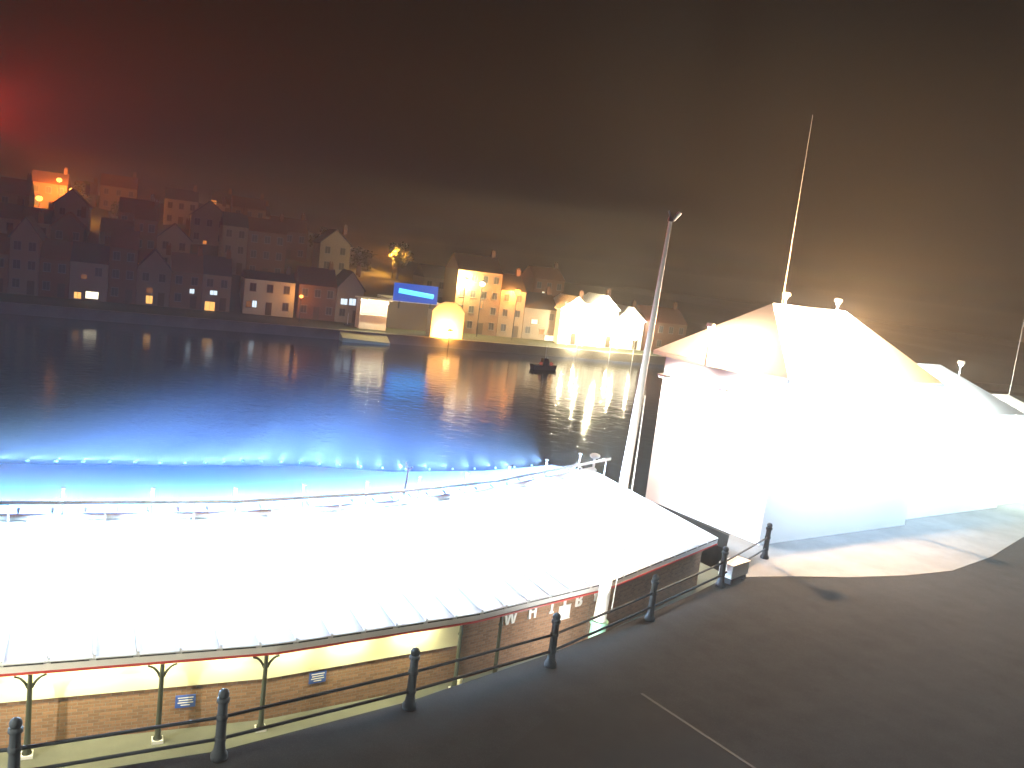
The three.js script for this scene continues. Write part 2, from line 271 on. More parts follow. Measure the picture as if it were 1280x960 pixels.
// small things on the roof ridge
{
  const p = onPlane(503, 632, front(stationAt(503, DEEP, RIDGE), DEEP, RIDGE), V(0, 0, 1));
  const o = thing('forked_pole', 'short pale forked pole standing up from the roof ridge', 'pole', [p.x, RIDGE + 0.1, p.z]);
  part('shaft', rod(V(0, 0, 0), V(0.06, 0.95, 0), 0.045, 0.03), M.white, o);
  part('arm', rod(V(0.06, 0.94, 0), V(-0.03, 1.25, 0), 0.026, 0.02), M.white, o);
  part('arm', rod(V(0.06, 0.94, 0), V(0.2, 1.13, 0), 0.024, 0.016), M.white, o);
  part('base_plate', new THREE.ConeGeometry(0.22, 0.3, 10).translate(0, 0.12, 0), M.white, o);
  const s = stationAt(757, DEEP, RIDGE), a = front(s, DEEP, RIDGE + 0.1);
  const v = thing('roof_vent', 'small white cowl on a short pipe above the roof ridge beside the flagpole', 'vent', a.toArray());
  part('pipe', rod(V(0, 0, 0), V(0, 0.42, 0), 0.05), M.white, v);
  part('cowl', new THREE.SphereGeometry(0.17, 12, 8).scale(1.3, 0.7, 1).translate(0, 0.5, 0), M.white, v);
}
// cold lamps added along the ridge to turn the deck behind it blue
const coldGlass = glow([0.45, 0.7, 1], 6);
{
  const proto = new THREE.Group();
  part('body', new THREE.CylinderGeometry(0.05, 0.035, 0.14, 8).rotateX(-1.2), M.white, proto);
  part('lens', new THREE.CylinderGeometry(0.042, 0.042, 0.02, 8).translate(0, 0.08, 0).rotateX(-1.2), coldGlass, proto);
  let k = 0;
  for (let s = 14.2; s < LEN - 0.5; s += 0.86, k++) {
    const a = front(s, DEEP - 0.05, RIDGE + 0.19), d = front(s, DEEP - 1, RIDGE).sub(front(s, DEEP, RIDGE)).setY(0).normalize();
    const o = proto.clone(); o.name = numbered('added_ridge_lamp'); o.position.copy(a); o.rotation.y = Math.atan2(-d.x, -d.z); scene.add(o);
    tag(o, 'added small cold blue lamp in the close row behind the white roof ridge', 'lamp', 'added cold lamps in a row along the roof ridge');
        const w = new THREE.SpotLight(new THREE.Color().setRGB(0.09, 0.34, 1), POWER.fringe, 0, 1.4, 0.8); w.position.set(a.x + d.x * 0.2, RIDGE + 0.5, a.z + d.z * 0.2); w.target.position.copy(w.position).addScaledVector(d, 2).setY(RIDGE - 0.9); w.castShadow = true; w.shadow.radius = 3; w.name = 'deck_light'; scene.add(w, w.target);
  }
}

// brighter ones added along the rear roof edge for blue glow over the harbour
{
  const proto = new THREE.Group();
  part('body', new THREE.CylinderGeometry(0.045, 0.03, 0.18, 8).rotateX(-1.75), M.white, proto); part('lens', new THREE.CylinderGeometry(0.035, 0.035, 0.02, 8).translate(0, 0.1, 0).rotateX(-1.75), coldGlass, proto);
  for (let s = 13, i = 0; s < LEN - 0.5; s += 1.0, i++) {
    const k = rearK(s), a = front(s, k + 0.12, RIDGE - 0.16), d = front(s, k - 1, RIDGE).sub(front(s, k, RIDGE)).setY(0).normalize(), o = proto.clone(); o.name = numbered('added_harbour_lamp'); o.position.copy(a); o.rotation.y = 0.12; scene.add(o);
    tag(o, 'added cold blue-white lamp on the rear edge of the white roof, over the water', 'lamp', 'added cold lamps on the rear edge of the roof');
    const l = new THREE.SpotLight(new THREE.Color().setRGB(0.18, 0.42, 1), POWER.beam, 0, 0.13, 1); l.position.copy(a).addScaledVector(d, 0.3); l.target.position.copy(l.position).add(V(-1.2 + R(-0.5, 0.5), -2.15 + R(-0.15, 0.35), -10)); l.castShadow = true; l.name = 'harbour_beam'; scene.add(l, l.target);
  }
}

// ---------------------------------------------------------------- flagpole in front of the market wall
{
  const base = front(stationAt(741, 0.9, QUAY), 0.9, QUAY), top = onPlane(838, 277, base, V(0, 0, 1)), d = top.clone().sub(base);
  const o = thing('flagpole', 'tall white tapering pole with green collar standing against the brick wall', 'pole', base.toArray());
  part('shaft', rod(V(0, 0, 0), d, 0.21, 0.05, 16), M.white, o);
  const u = d.clone().normalize(), p = (k) => u.clone().multiplyScalar(k);
  part('collar', rod(p(0.02), p(1.15), 0.26, 0.235, 16), M.teal, o);
  part('collar_ring', rod(p(1.1), p(1.22), 0.28, 0.28, 16), M.teal, o);
  part('rope', tube([p(1.6).add(V(0.3, 0, 0.05)), p(5).add(V(0.27, 0, 0.05)), p(d.length() * 0.62).add(V(0.17, 0, 0))], 0.018, 20, 5), M.white, o);
  const ua = front(stationAt(741, 1.75, -0.4), 1.55, -0.9);
  const ul = new THREE.SpotLight(new THREE.Color().setRGB(1, 0.96, 0.85), 2200, 0, 0.34, 0.8); ul.position.copy(ua); ul.target.position.copy(base).addScaledVector(u, 4.2); ul.castShadow = true; ul.name = 'pole_light'; scene.add(ul, ul.target);
  const us = thing('added_pole_uplighter', 'added small uplighter on the lower quay shining on the tall white pole', 'floodlight', ua.toArray());  // uplighter added to whiten the pole and brighten the letters and brick
  point([1, 0.97, 0.9], 14, ua.clone().add(V(0, 0.35, 0)).toArray(), scene, 4);
  part('stand', rod(V(0, -0.7, 0), V(0, -0.1, 0), 0.03), M.iron, us); part('lamp_head', new THREE.CylinderGeometry(0.1, 0.07, 0.12, 10).translate(0, -0.08, 0), M.iron, us); part('lens', new THREE.CylinderGeometry(0.085, 0.085, 0.01, 10).translate(0, -0.012, 0), glow([0.95, 1, 0.98], 4), us);
  const cap = part('truck', rod(p(d.length()), p(d.length() + 0.12), 0.09, 0.07, 10), M.steel, o);
  part('head_lamp', rod(p(d.length() + 0.05).add(V(0.08, 0, 0)), p(d.length() + 0.28).add(V(0.22, 0, 0)), 0.05, 0.06, 8), M.white, o);
  part('prong', rod(p(d.length() + 0.1), p(d.length() + 0.3).add(V(-0.1, 0, 0)), 0.03, 0.03, 6), M.steel, o);
}

// street lamp on the road's edge just past the left side of the frame, which lights the left end of the wall and the quay
{
  const o = thing('road_lamp', 'street lamp on the road edge at the left end of the railing', 'street lamp', [-15, 0, -7.6]);
  part('column', rod(V(0, 0, 0), V(0, 5.4, 0), 0.09, 0.06, 10), M.iron, o); part('lantern', new THREE.CylinderGeometry(0.2, 0.12, 0.4, 10).translate(0, 5.6, 0), glow([1, 0.93, 0.7], 6), o); part('cap', new THREE.ConeGeometry(0.26, 0.18, 10).translate(0, 5.9, 0), M.iron, o);
  const l = new THREE.SpotLight(new THREE.Color().setRGB(1, 0.93, 0.7), POWER.road, 0, 0.56, 0.6); l.position.set(-14.9, 5.3, -7.75); l.target.position.set(-5.5, -1.2, -18.6); l.castShadow = true; l.shadow.radius = 6; l.name = 'road_light'; scene.add(l, l.target);
}
// red harbour beacon on a mast, just past the left edge: its glow in the haze is what the picture shows
{
  const d = dirAt(-48, 128), a = camera.position.clone().addScaledVector(d, 34), o = thing('beacon_mast', 'tall mast with a red harbour beacon at the upper left edge', 'beacon', [a.x, WATER, a.z]);
  part('mast', rod(V(0, -1, 0), V(0, a.y - WATER - 0.2, 0), 0.16, 0.08), M.white, o); part('platform', new THREE.CylinderGeometry(0.5, 0.5, 0.06, 12).translate(0, a.y - WATER - 0.3, 0), M.iron, o);
  part('lantern', new THREE.CylinderGeometry(0.14, 0.14, 0.36, 12).translate(0, a.y - WATER, 0), glow([1, 0.03, 0.01], 8), o); part('cap', new THREE.ConeGeometry(0.24, 0.2, 12).translate(0, a.y - WATER + 0.3, 0), M.iron, o);
  point([1, 0.03, 0.01], POWER.beacon, a.toArray(), scene, 6);
}
// ---------------------------------------------------------------- iron railing on the road's edge
{
  const posts = [[-7.6, -13.75], [-4.67, -15.5], [-1.38, -18.2], [1.83, -21.1], [4.89, -24.9], [7.8, -28.6], [10.3, -32.3]], o = thing('railing', 'dark cast iron railing of round-topped posts and two rails along the road edge', 'railing');
  posts.unshift([-12, -11.7]); posts.unshift([-17, -9.8]);
  const shaft = new THREE.LatheGeometry([[0.001, 0], [0.16, 0], [0.16, 0.1], [0.12, 0.16], [0.1, 0.3], [0.09, 1.12], [0.12, 1.16], [0.12, 1.22], [0.07, 1.25], [0.001, 1.26]].map(([x, y]) => new THREE.Vector2(x, y)), 14);
  for (const [x, z] of posts) { const p = part('post', shaft, M.iron, o, [x, 0, z]); part('finial', new THREE.SphereGeometry(0.105, 14, 10).translate(0, 1.31, 0), M.iron, p); for (const y of [0.4, 0.84]) part('rail_boss', new THREE.SphereGeometry(0.115, 10, 8).translate(0, y, 0), M.iron, p); }
  for (let i = 0; i < posts.length - 1; i++) for (const y of [0.4, 0.84]) part('rail', rod(V(posts[i][0], y, posts[i][1]), V(posts[i + 1][0], y, posts[i + 1][1]), 0.034), M.iron, o);
  // pale hand post on the quay behind it
  const a = front(stationAt(566, 0.5, QUAY), 0.75, QUAY), b = thing('quay_post', 'short pale post on the lower quay in front of the cream frieze end', 'bollard', a.toArray());
  part('shaft', new THREE.LatheGeometry([[0.001, 0], [0.07, 0], [0.06, 0.45], [0.075, 0.48], [0.06, 0.56], [0.001, 0.58]].map(([x, y]) => new THREE.Vector2(x, y)), 10), M.cream, b);
  part('foot_plate', box(0.22, 0.03, 0.22, 0, 0.015, 0), M.cream, b);
}
// white box by the end of the brick wall, put in for lit ground
{
  const p = onLevel(879, 742, 0), o = thing('lit_ground_box', 'low white box on legs put in for lit ground at the end of the brick wall by the railing', 'box', [8.4, 0, -29.4], 0.83);
  part('body', box(1.15, 0.42, 0.5, 0, 0.42, 0), M.white, o); part('lid', box(1.22, 0.06, 0.56, 0, 0.663, 0), M.white, o);
  for (const x of [-0.5, 0.5]) part('leg', box(0.08, 0.21, 0.44, x, 0.105, 0), M.dark, o);
}

// ---------------------------------------------------------------- white buildings added in the shape of the glare beyond the market
const AX = V(0.81, 0, -0.59).normalize(), NR = V(0.59, 0, 0.81).normalize();   // along the road, and towards it
function block(name, label, p, w, deep, eave, ridge, hip, turnDir = AX) {   // p: near left corner of the front; the front faces the road
  const o = thing(name, label, 'building', [p.x, 0, p.z], Math.atan2(-turnDir.z, turnDir.x));   // local x along the road, z towards it
  part('wall', hexa([V(0, 0, 0), V(w, 0, 0), V(w, 0, -deep), V(0, 0, -deep), V(0, eave, 0), V(w, eave, 0), V(w, eave, -deep), V(0, eave, -deep)]), M.render, o);
  const k = 0.4, a = [V(-k, eave, k), V(w + k, eave, k), V(w + k, eave, -deep - k), V(-k, eave, -deep - k)], r = [V(hip, ridge, -deep / 2 + 0.01), V(w - hip, ridge, -deep / 2 + 0.01), V(w - hip, ridge, -deep / 2 - 0.01), V(hip, ridge, -deep / 2 - 0.01)];
  part('roof', hexa([...a.map((v) => v.clone().setY(eave + 0.003)), ...r]), M.roofWhite, o);
  part('eave_board', merge([box(w + 2 * k, 0.18, 0.03, w / 2, eave - 0.09, k + 0.017), box(0.03, 0.18, deep + 2 * k, -k - 0.017, eave - 0.09, -deep / 2)]), M.white, o);
  return o;
}
function windowIn(o, x, y, w, h, z = 0) { const f = part('window', merge([box(w + 0.16, 0.08, 0.03, x, y + h / 2 + 0.04, z + 0.015), box(w + 0.2, 0.06, 0.04, x, y - h / 2 - 0.03, z + 0.02), box(0.08, h, 0.03, x - w / 2 - 0.04, y, z + 0.015), box(0.08, h, 0.03, x + w / 2 + 0.04, y, z + 0.015), box(0.05, h, 0.02, x, y, z + 0.035)]), M.white, o); part('blind', box(w, h, 0.02, x, y, z + 0.012), M.white, f); return f; }
const h0 = onLevel(948, 682, 0);
const hall = block('glare_hall', 'tallest white hipped building past the brick wall, added to fill the glare', h0, 10.5, 6.5, 6.8, 9.5, 2.6);
const wingP = h0.clone().addScaledVector(AX, 10.52).addScaledVector(NR, -0.6);
const wing = block('glare_wing', 'white two-storey building joined to the far end of the tallest one, added to fill the glare', wingP, 10, 6.5, 5.2, 7.2, 2.4);
const shedP = wingP.clone().addScaledVector(AX, 10.02).addScaledVector(NR, -0.3);
const shed = block('glare_shed', 'lowest white building at the right end of the row added to fill the glare', shedP, 9, 6.5, 3.8, 5.6, 2.6);
for (const [o, w, rows] of [[hall, 10.5, [4.6]], [wing, 10, [3.6]], [shed, 9, [2.2]]]) for (const y of rows) for (let x = 1.6; x < w - 1; x += 2.6) windowIn(o, x, y, 1.1, 1.3);
// flood lamps added on bracket arms along the fronts and ridges to whiten them
const lampGlass = glow([1, 0.98, 0.95], 8);
const PLACE = ['over the front of the tallest white building, nearest the brick wall', 'over the middle of the tallest white building', 'at the far end of the tallest white building', 'at the near end of the joined white building', 'at the far end of the joined white building', 'at the near end of the lowest white building', 'at the far end of the lowest white building'];
[[1.6, 5.4, 0, [0.6, 0.78, 1]], [5.2, 5.4, 0, [0.5, 0.72, 1]], [8.8, 5.4, 0, [0.5, 0.74, 1]], [12.6, 4.4, 0.6, [0.55, 0.8, 1]], [17.8, 4.4, 0.6, [0.66, 0.9, 1]], [23, 3.2, 0.9, [0.8, 1, 0.9]], [27.4, 3.2, 0.9, [0.9, 1, 0.75]]].forEach(([s, h, back, c], i) => {
  const p = h0.clone().addScaledVector(AX, s).addScaledVector(NR, -back).setY(h), o = thing('added_bracket_floodlight', 'added floodlight on an arm ' + PLACE[i], 'floodlight', p.toArray(), Math.atan2(-AX.z, AX.x), 'added floodlights along the white buildings');
  part('arm', rod(V(0, 0, 0), V(0, 0.35, 1.5), 0.035), M.white, o); part('lamp_head', box(0.3, 0.07, 0.18, 0, 0.34, 1.6), M.white, o); part('lens', box(0.26, 0.04, 0.15, 0, 0.285, 1.6), lampGlass, o);
  const q = p.clone().addScaledVector(NR, 1.6).setY(h + 0.2);
  const l = new THREE.SpotLight(new THREE.Color().setRGB(...c), POWER.hall, 0, 1.25, 0.6); l.position.copy(q); l.target.position.copy(q).addScaledVector(NR, -2).setY(h - 1.6); l.castShadow = true; l.shadow.radius = 6; l.name = 'facade_light'; scene.add(l, l.target);
  point(c, POWER.pool, q.toArray(), scene, 6);
});
[[-1.1, 8.3, -3.2, [1, 0.72, 0.42], 'at the end of the tallest white roof nearest the flagpole'], [3.4, 9.9, -3.25, [1, 0.85, 0.65], 'on the near end of the tallest white ridge'], [7.2, 9.9, -3.25, [0.9, 0.95, 1], 'on the far end of the tallest white ridge'], [15.5, 7.6, -1.4, [0.9, 1, 0.95], 'on the ridge of the joined white building'], [24.5, 6.0, -1.6, [1, 1, 0.8], 'on the ridge of the lowest white building']].forEach(([s, y, k, c, w]) => {
  const p = h0.clone().addScaledVector(AX, s).addScaledVector(NR, k), o = thing('added_ridge_floodlight', 'added small floodlight ' + w, 'floodlight', [p.x, y, p.z], 0, 'added floodlights on the white roofs');
  part('stand', rod(V(0, -1.6, 0), V(0, 0, 0), 0.04), M.white, o); part('lamp_head', new THREE.CylinderGeometry(0.16, 0.2, 0.14, 10).translate(0, 0.06, 0), M.white, o); part('lens', new THREE.SphereGeometry(0.12, 10, 8).translate(0, -0.04, 0), lampGlass, o);
  point(c, POWER.mast, [p.x, y - 0.04, p.z], scene, 5);
});

// ---------------------------------------------------------------- lamps added to wash the market roof and the hall's end wall
for (let s = 14.5, i = 0; s < LEN - 1; s += 2.4, i++) {
  const a = front(s, DEEP + 0.15, RIDGE + 0.1), d = front(s, DEEP + 1, RIDGE).sub(front(s, DEEP, RIDGE)).setY(0).normalize();
  const o = thing('added_roof_floodlight', `added small white floodlight on the market roof ridge, ${NTH[i]} from the left`, 'floodlight', a.toArray(), Math.atan2(d.x, d.z), 'added floodlights on the market roof ridge');
  part('stand', rod(V(0, 0, 0), V(0, 0.75, 0), 0.025), M.white, o); part('lamp_head', box(0.12, 0.03, 0.1, 0, 0.77, 0), M.white, o); part('lens', box(0.1, 0.015, 0.08, 0, 0.746, 0.01), coldGlass, o);
  const l = new THREE.SpotLight(new THREE.Color().setRGB(0.5, 0.75, 1), POWER.roof, 0, 1.38, 0.35); l.position.copy(a).setY(a.y + 0.71); l.target.position.copy(a).addScaledVector(d, 5.2).setY(a.y - 1.3); l.castShadow = true; l.shadow.radius = 2.5; l.name = 'roof_light'; scene.add(l, l.target);
}
for (const f of [0.25, 0.75]) {
  const q = h0.clone().addScaledVector(NR, -6.5 * f).setY(5.6), o = thing('added_bracket_floodlight', f < 0.5 ? 'added floodlight on the end wall of the tallest white building, nearer the road' : 'added floodlight on the end wall of the tallest white building, nearer the harbour', 'floodlight', q.toArray(), Math.atan2(-AX.x, -AX.z), 'added floodlights along the white buildings');
  part('arm', rod(V(0, 0, 0), V(0, 0.35, 1.5), 0.035), M.white, o); part('lamp_head', box(0.5, 0.1, 0.3, 0, 0.36, 1.6), M.white, o); part('lens', box(0.42, 0.05, 0.24, 0, 0.285, 1.6), lampGlass, o);
  const l = new THREE.SpotLight(new THREE.Color().setRGB(1, 0.95, 0.88), POWER.hall * 2.2, 0, 1.25, 0.6); l.position.copy(q).addScaledVector(AX, -1.6).setY(5.8); l.target.position.copy(l.position).addScaledVector(AX, 2).setY(4.2); l.castShadow = true; l.shadow.radius = 6; l.name = 'end_wall_light'; scene.add(l, l.target);
}
{ // thin antenna masts above the white buildings
  for (const [px, py, s, k, h, r, lb] of [[0, 0, 3.2, -3.25, 17.5, 0.02, 'very thin tall mast rising from the roof of the tallest white building'], [0, 0, 27, -4.1, 13.5, 0.022, 'very thin mast rising from the roof of the lowest white building']]) {
    const p = h0.clone().addScaledVector(AX, s).addScaledVector(NR, k), o = thing('antenna_mast', lb, 'mast', p.toArray());
    part('shaft', merge([rod(V(0, 3, 0), V(0, h * 0.75, 0), r, r * 0.7, 6), rod(V(0, h * 0.75, 0), V(0, h, 0), r * 0.5, r * 0.3, 6)]), M.white, o);
  }
}
{ // warm lamp added on the hall's front hip to brown the haze over the town
  const p = h0.clone().addScaledVector(AX, 3.2).addScaledVector(NR, 0.2), o = thing('added_glow_lamp', 'added warm lamp high on the front of the tallest white building', 'lamp', [p.x, 8.3, p.z]);
  part('bracket', rod(V(0, -1.9, 0), V(0, 0, 0), 0.05), M.white, o); part('lamp_head', new THREE.SphereGeometry(0.17, 12, 8), glow([1, 0.75, 0.45], 8), o);
  point([1, 0.62, 0.3], POWER.glow, [p.x, 8.3, p.z], scene, 5);
}

// ---------------------------------------------------------------- houses on the far bank
const sAt = (px, py, t) => st(onPlane(px, py, shoreAt(0, t), BACK));           // [station, t] of a place in the frame at that depth
const at = (px, py, t) => onPlane(px, py, shoreAt(0, t), BACK);
const WARM = glow([1, 0.5, 0.12], 1.6), AMBER = glow([1, 0.32, 0.05], 0.9), PALE = glow([1, 0.9, 0.62], 2.2), COOL = glow([0.75, 0.9, 1], 1.4), DIM = glow([0.6, 0.22, 0.06], 0.35);
const HOUSE_WALLS = [[0.24, 0.18, 0.12], [0.16, 0.07, 0.04], [0.28, 0.22, 0.16], [0.2, 0.12, 0.07], [0.2, 0.16, 0.12], [0.14, 0.07, 0.045]].map((c) => S(c, { bumpMap: rough, bumpScale: 0.02 }));
const WALL_WORDS = ['cream', 'red brick', 'whitewashed', 'buff stone', 'grey rendered', 'brown brick'];
const lit = [ // place in the frame, size there, glow, depth behind the shore
  [11, 329, 11, 8, WARM, 1], [38.5, 335, 5, 4, WARM, 1], [51, 330, 9, 6, PALE, 1], [65, 332, 8, 6, WARM, 1], [81, 305, 6, 4, WARM, 2], [97, 369, 7, 7, WARM, 0], [115, 369, 13, 8, PALE, 0], [105, 346, 6, 5, DIM, 0],
  [174, 333, 5, 7, WARM, 1], [198.5, 346.5, 4.5, 7, WARM, 1], [204, 346.5, 4.5, 7, WARM, 1], [186.5, 374.5, 7, 9, WARM, 0], [187, 363, 7, 6, DIM, 0], [262, 384, 11, 13, WARM, 0], [240, 364, 5, 5, COOL, 0], [251, 366, 4, 6, WARM, 0], [267, 366, 8, 5, COOL, 0],
  [294.5, 349, 4, 6, WARM, 1], [311.6, 353.5, 6, 7, WARM, 1], [256, 303, 4, 4, AMBER, 2], [340, 351, 6, 6, DIM, 1], [311, 380, 6, 7, DIM, 0], [318, 380, 5, 8, COOL, 0], [430, 377, 8, 7, COOL, 0], [440.5, 377.5, 8, 8, COOL, 0], [411, 366, 4, 5, PALE, 1], [404, 363, 4, 4, AMBER, 1],
  [504.5, 409, 6, 11, WARM, 0], [601, 381, 4, 8, AMBER, 0], [668, 402, 8, 5, PALE, 0], [687, 423, 14, 7, PALE, 0], [677, 415, 6, 6, AMBER, 0], [679, 366, 3, 3, PALE, 1], [689, 374, 3, 3, PALE, 1], [124, 252, 5, 7, AMBER, 4], [155, 254, 4, 4, DIM, 4], [267, 253, 6, 5, AMBER, 4], [299, 263, 4, 3, DIM, 4], [318, 268, 4, 3, PALE, 4], [98, 256, 5, 4, AMBER, 4], [216, 307, 8, 3, DIM, 3],
];
const ROWS = [10, 26, 44, 66, 92];
const ORD = ['first', 'second', 'third', 'fourth', 'fifth', 'sixth', 'seventh', 'eighth', 'ninth', 'tenth', 'eleventh', 'twelfth', 'thirteenth', 'fourteenth', 'fifteenth', 'sixteenth', 'seventeenth', 'eighteenth'], rowCount = {};
function house(row, px0, px1, floors, wall, o = {}) {
  const t = ROWS[row], py = 400, [s0] = sAt(px0, py, t), [s1] = sAt(px1, py, t), w = s1 - s0 - 0.08, base = Math.min(ground(s0, t), ground(s1, t)) - 0.1, deep = 7.5, eave = floors * 2.7 + (o.lift ?? 0.3), rise = o.rise ?? (row % 2 ? 2.4 : 2.8);
  const p = shoreAt((s0 + s1) / 2, t, base);
  const windows = lit.filter((q) => { if (q[5] !== row || q[6]) return false; const [s] = sAt(q[0], q[1], t), y = at(q[0], q[1], t).y - base; return s > s0 + 0.3 && s < s1 - 0.3 && y > 0.4; });
  windows.forEach((q) => q[6] = true);
  const where = row === 0 ? 'on the far waterfront' : row === 4 ? 'high on the hillside' : row === 1 ? 'in the second row' : row === 2 ? 'in the third row' : 'in the fourth row up the slope';
  const many = windows.length, nth = ORD[rowCount[row] = (rowCount[row] ?? -1) + 1], lab = o.label ?? `${WALL_WORDS[wall]} house, ${many === 0 ? 'unlit' : many === 1 ? 'one lit window' : many + ' lit windows'}, ${nth} from the left ${where}`;
  const g = thing(o.name ?? 'house', lab, o.cat ?? 'house', p.toArray(), FACING, 'houses across the harbour');
  const ww = o.mat ?? HOUSE_WALLS[wall], h = w / 2;
  if (o.gable) part('wall', merge([hexa([V(-h, -3, 0), V(h, -3, 0), V(h, -3, -deep), V(-h, -3, -deep), V(-h, eave, 0), V(h, eave, 0), V(h, eave, -deep), V(-h, eave, -deep)]), hexa([V(-h, eave, 0), V(h, eave, 0), V(h, eave, -deep), V(-h, eave, -deep), V(-0.05, eave + rise, 0), V(0.05, eave + rise, 0), V(0.05, eave + rise, -deep), V(-0.05, eave + rise, -deep)])]), ww, g);
  else part('wall', hexa([V(-h, -3, 0), V(h, -3, 0), V(h, -3, -deep), V(-h, -3, -deep), V(-h, eave, 0), V(h, eave, 0), V(h, eave, -deep), V(-h, eave, -deep)]), ww, g);
  const rm = o.roofMat ?? (wall % 2 ? M.tile : M.slate);
  let roof;
  if (o.gable) { roof = part('roof', merge([-1, 1].map((k) => hexa([V(k * (h + 0.3), eave - 0.25, 0.25), V(0, eave + rise + 0.03, 0.25), V(0, eave + rise + 0.03, -deep - 0.2), V(k * (h + 0.3), eave - 0.25, -deep - 0.2), V(k * (h + 0.3), eave - 0.08, 0.25), V(0, eave + rise + 0.2, 0.25), V(0, eave + rise + 0.2, -deep - 0.2), V(k * (h + 0.3), eave - 0.08, -deep - 0.2)]))), rm, g); }
  else roof = part('roof', hexa([V(-h - 0.04, eave + 0.004, 0.3), V(h + 0.04, eave + 0.004, 0.3), V(h + 0.04, eave + 0.004, -deep - 0.3), V(-h - 0.04, eave + 0.004, -deep - 0.3), V(-h - 0.04, eave + rise, -deep / 2 + 0.05), V(h + 0.04, eave + rise, -deep / 2 + 0.05), V(h + 0.04, eave + rise, -deep / 2 - 0.05), V(-h - 0.04, eave + rise, -deep / 2 - 0.05)]), rm, g);
  part('chimney', merge([box(0.7, 1.5, 0.6, h * 0.8, eave + rise + 0.2, -deep / 2), box(0.2, 0.35, 0.2, h * 0.8 - 0.18, eave + rise + 1.12, -deep / 2), box(0.2, 0.35, 0.2, h * 0.8 + 0.18, eave + rise + 1.12, -deep / 2)]), HOUSE_WALLS[1], roof);
  const taken = [];
  const addWin = (x, y, ww2, hh, m) => {
    const f = part('window', merge([box(ww2 + 0.2, 0.1, 0.1, x, y - hh / 2 - 0.05, 0.052), box(ww2 + 0.14, 0.07, 0.07, x, y + hh / 2 + 0.035, 0.037), box(0.06, hh, 0.06, x - ww2 / 2 - 0.03, y, 0.032), box(0.06, hh, 0.06, x + ww2 / 2 + 0.03, y, 0.032), box(0.04, hh, 0.03, x, y, 0.028)]), M.frame, g);
    part('pane', box(ww2, hh, 0.012, x, y, 0.008), m, f); taken.push([x, y, ww2, hh]);
  };
  for (const q of windows) { const a = at(q[0], q[1], t), d = a.clone().sub(p), sc = a.distanceTo(camera.position) / 1100; addWin(d.dot(ALONG), a.y - base, q[2] * sc, q[3] * sc, q[4]); }
  const n = Math.max(1, Math.round(w / 2.3));
  for (let fl = 0; fl < floors; fl++) for (let i = 0; i < n; i++) { const x = -h + w * (i + 0.5) / n, y = (o.lift ?? 0.3) + 1.45 + fl * 2.7; if ((fl || i !== (n >> 1)) && !taken.some((k) => Math.abs(k[0] - x) < 0.65 + k[2] / 2 && Math.abs(k[1] - y) < 0.8 + k[3] / 2)) addWin(x, y, 0.9, 1.2, o.blinds ?? M.glass); }
  const dx = -h + w * ((n >> 1) + 0.5) / n; if (!taken.some((k) => Math.abs(k[0] - dx) < 0.6 + k[2] / 2 && k[1] < 2.4 + k[3] / 2)) part('door', box(0.95, 2.05, 0.07, dx, (o.lift ?? 0.3) + 0.9, 0.036), M.bark, g);
  return g;
}
{ // the waterfront row first, then the rows behind and above it
  const front0 = [[-34, 8, 2, 3], [8, 46, 3, 0], [46, 84, 2, 1], [84, 132, 2, 2], [132, 168, 3, 5], [168, 210, 2, 4], [210, 250, 2, 3], [250, 286, 2, 0], [370, 418, 2, 5], [418, 452, 2, 2], [566, 622, 4, 3], [622, 654, 3, 0], [654, 696, 2, 4]];
  front0.forEach(([a, b, f, w], i) => house(0, a, b, f, w, { gable: i % 4 === 1 }));
  house(0, 302, 366, 2, 4, { name: 'pale_boathouse', label: 'wide pale green-grey building with two dim windows on the far waterfront', cat: 'boathouse', mat: S([0.5, 0.5, 0.36]), rise: 1.2 });
  [[-30, 20, 2, 2], [20, 58, 2, 0], [58, 100, 2, 5], [118, 160, 2, 3], [160, 190, 3, 1], [190, 232, 2, 2], [270, 302, 3, 4], [302, 350, 3, 5], [392, 430, 3, 0], [524, 570, 2, 2], [662, 700, 3, 1]].forEach(([a, b, f, w], i) => house(1, a, b, f, w, { gable: i % 3 === 2 }));
  [[-10, 30, 2, 3], [60, 104, 2, 4], [140, 186, 2, 1], [230, 276, 2, 0], [330, 376, 2, 5]].forEach(([a, b, f, w], i) => house(2, a, b, f, w, { gable: i % 2 === 1 }));
  [[30, 76, 2, 1], [196, 238, 2, 2], [280, 322, 2, 3]].forEach(([a, b, f, w]) => house(3, a, b, f, w));
  [[84, 112, 1, 5], [116, 162, 2, 3], [254, 280, 1, 0], [290, 328, 1, 4]].forEach(([a, b, f, w]) => house(4, a, b, f, w));
}

// ---------------------------------------------------------------- lamps across the harbour
const SODIUM = [1, 0.36, 0.06], sodiumGlass = glow(SODIUM, 6), paleGlass = glow([1, 0.9, 0.65], 7);
function streetLamp(px, py, t, c, I, glass, label, group, headR = 0.32, toHouse = 0) {
  const a = at(px, py, t), [s] = st(a), y0 = t < 0 ? WATER - 1 : ground(s, t), o = thing('street_lamp', label, 'street lamp', [a.x, y0, a.z], FACING, group), h = a.y - y0;
  part('column', rod(V(0, -0.3, 0), V(0, h - 0.35, 0), 0.09, 0.06), M.iron, o);
  part('lantern', new THREE.SphereGeometry(headR, 14, 10).scale(1, 0.85, 1).translate(0, h, 0), glass, o);
  part('cap', new THREE.ConeGeometry(headR * 1.1, headR * 0.6, 12).translate(0, h + headR * 1.1, 0), M.iron, o);
  point(c, I * POWER.far, [a.x + BACK.x * (headR + 0.14), a.y, a.z + BACK.z * (headR + 0.14)], scene, 8);
  return o;
}
const hillLamps = 'orange lamps on the dark hill';
streetLamp(49, 248, 58, SODIUM, 750, sodiumGlass, 'brightest and lowest of the three orange lamps on the hill at far left', hillLamps, 0.62);
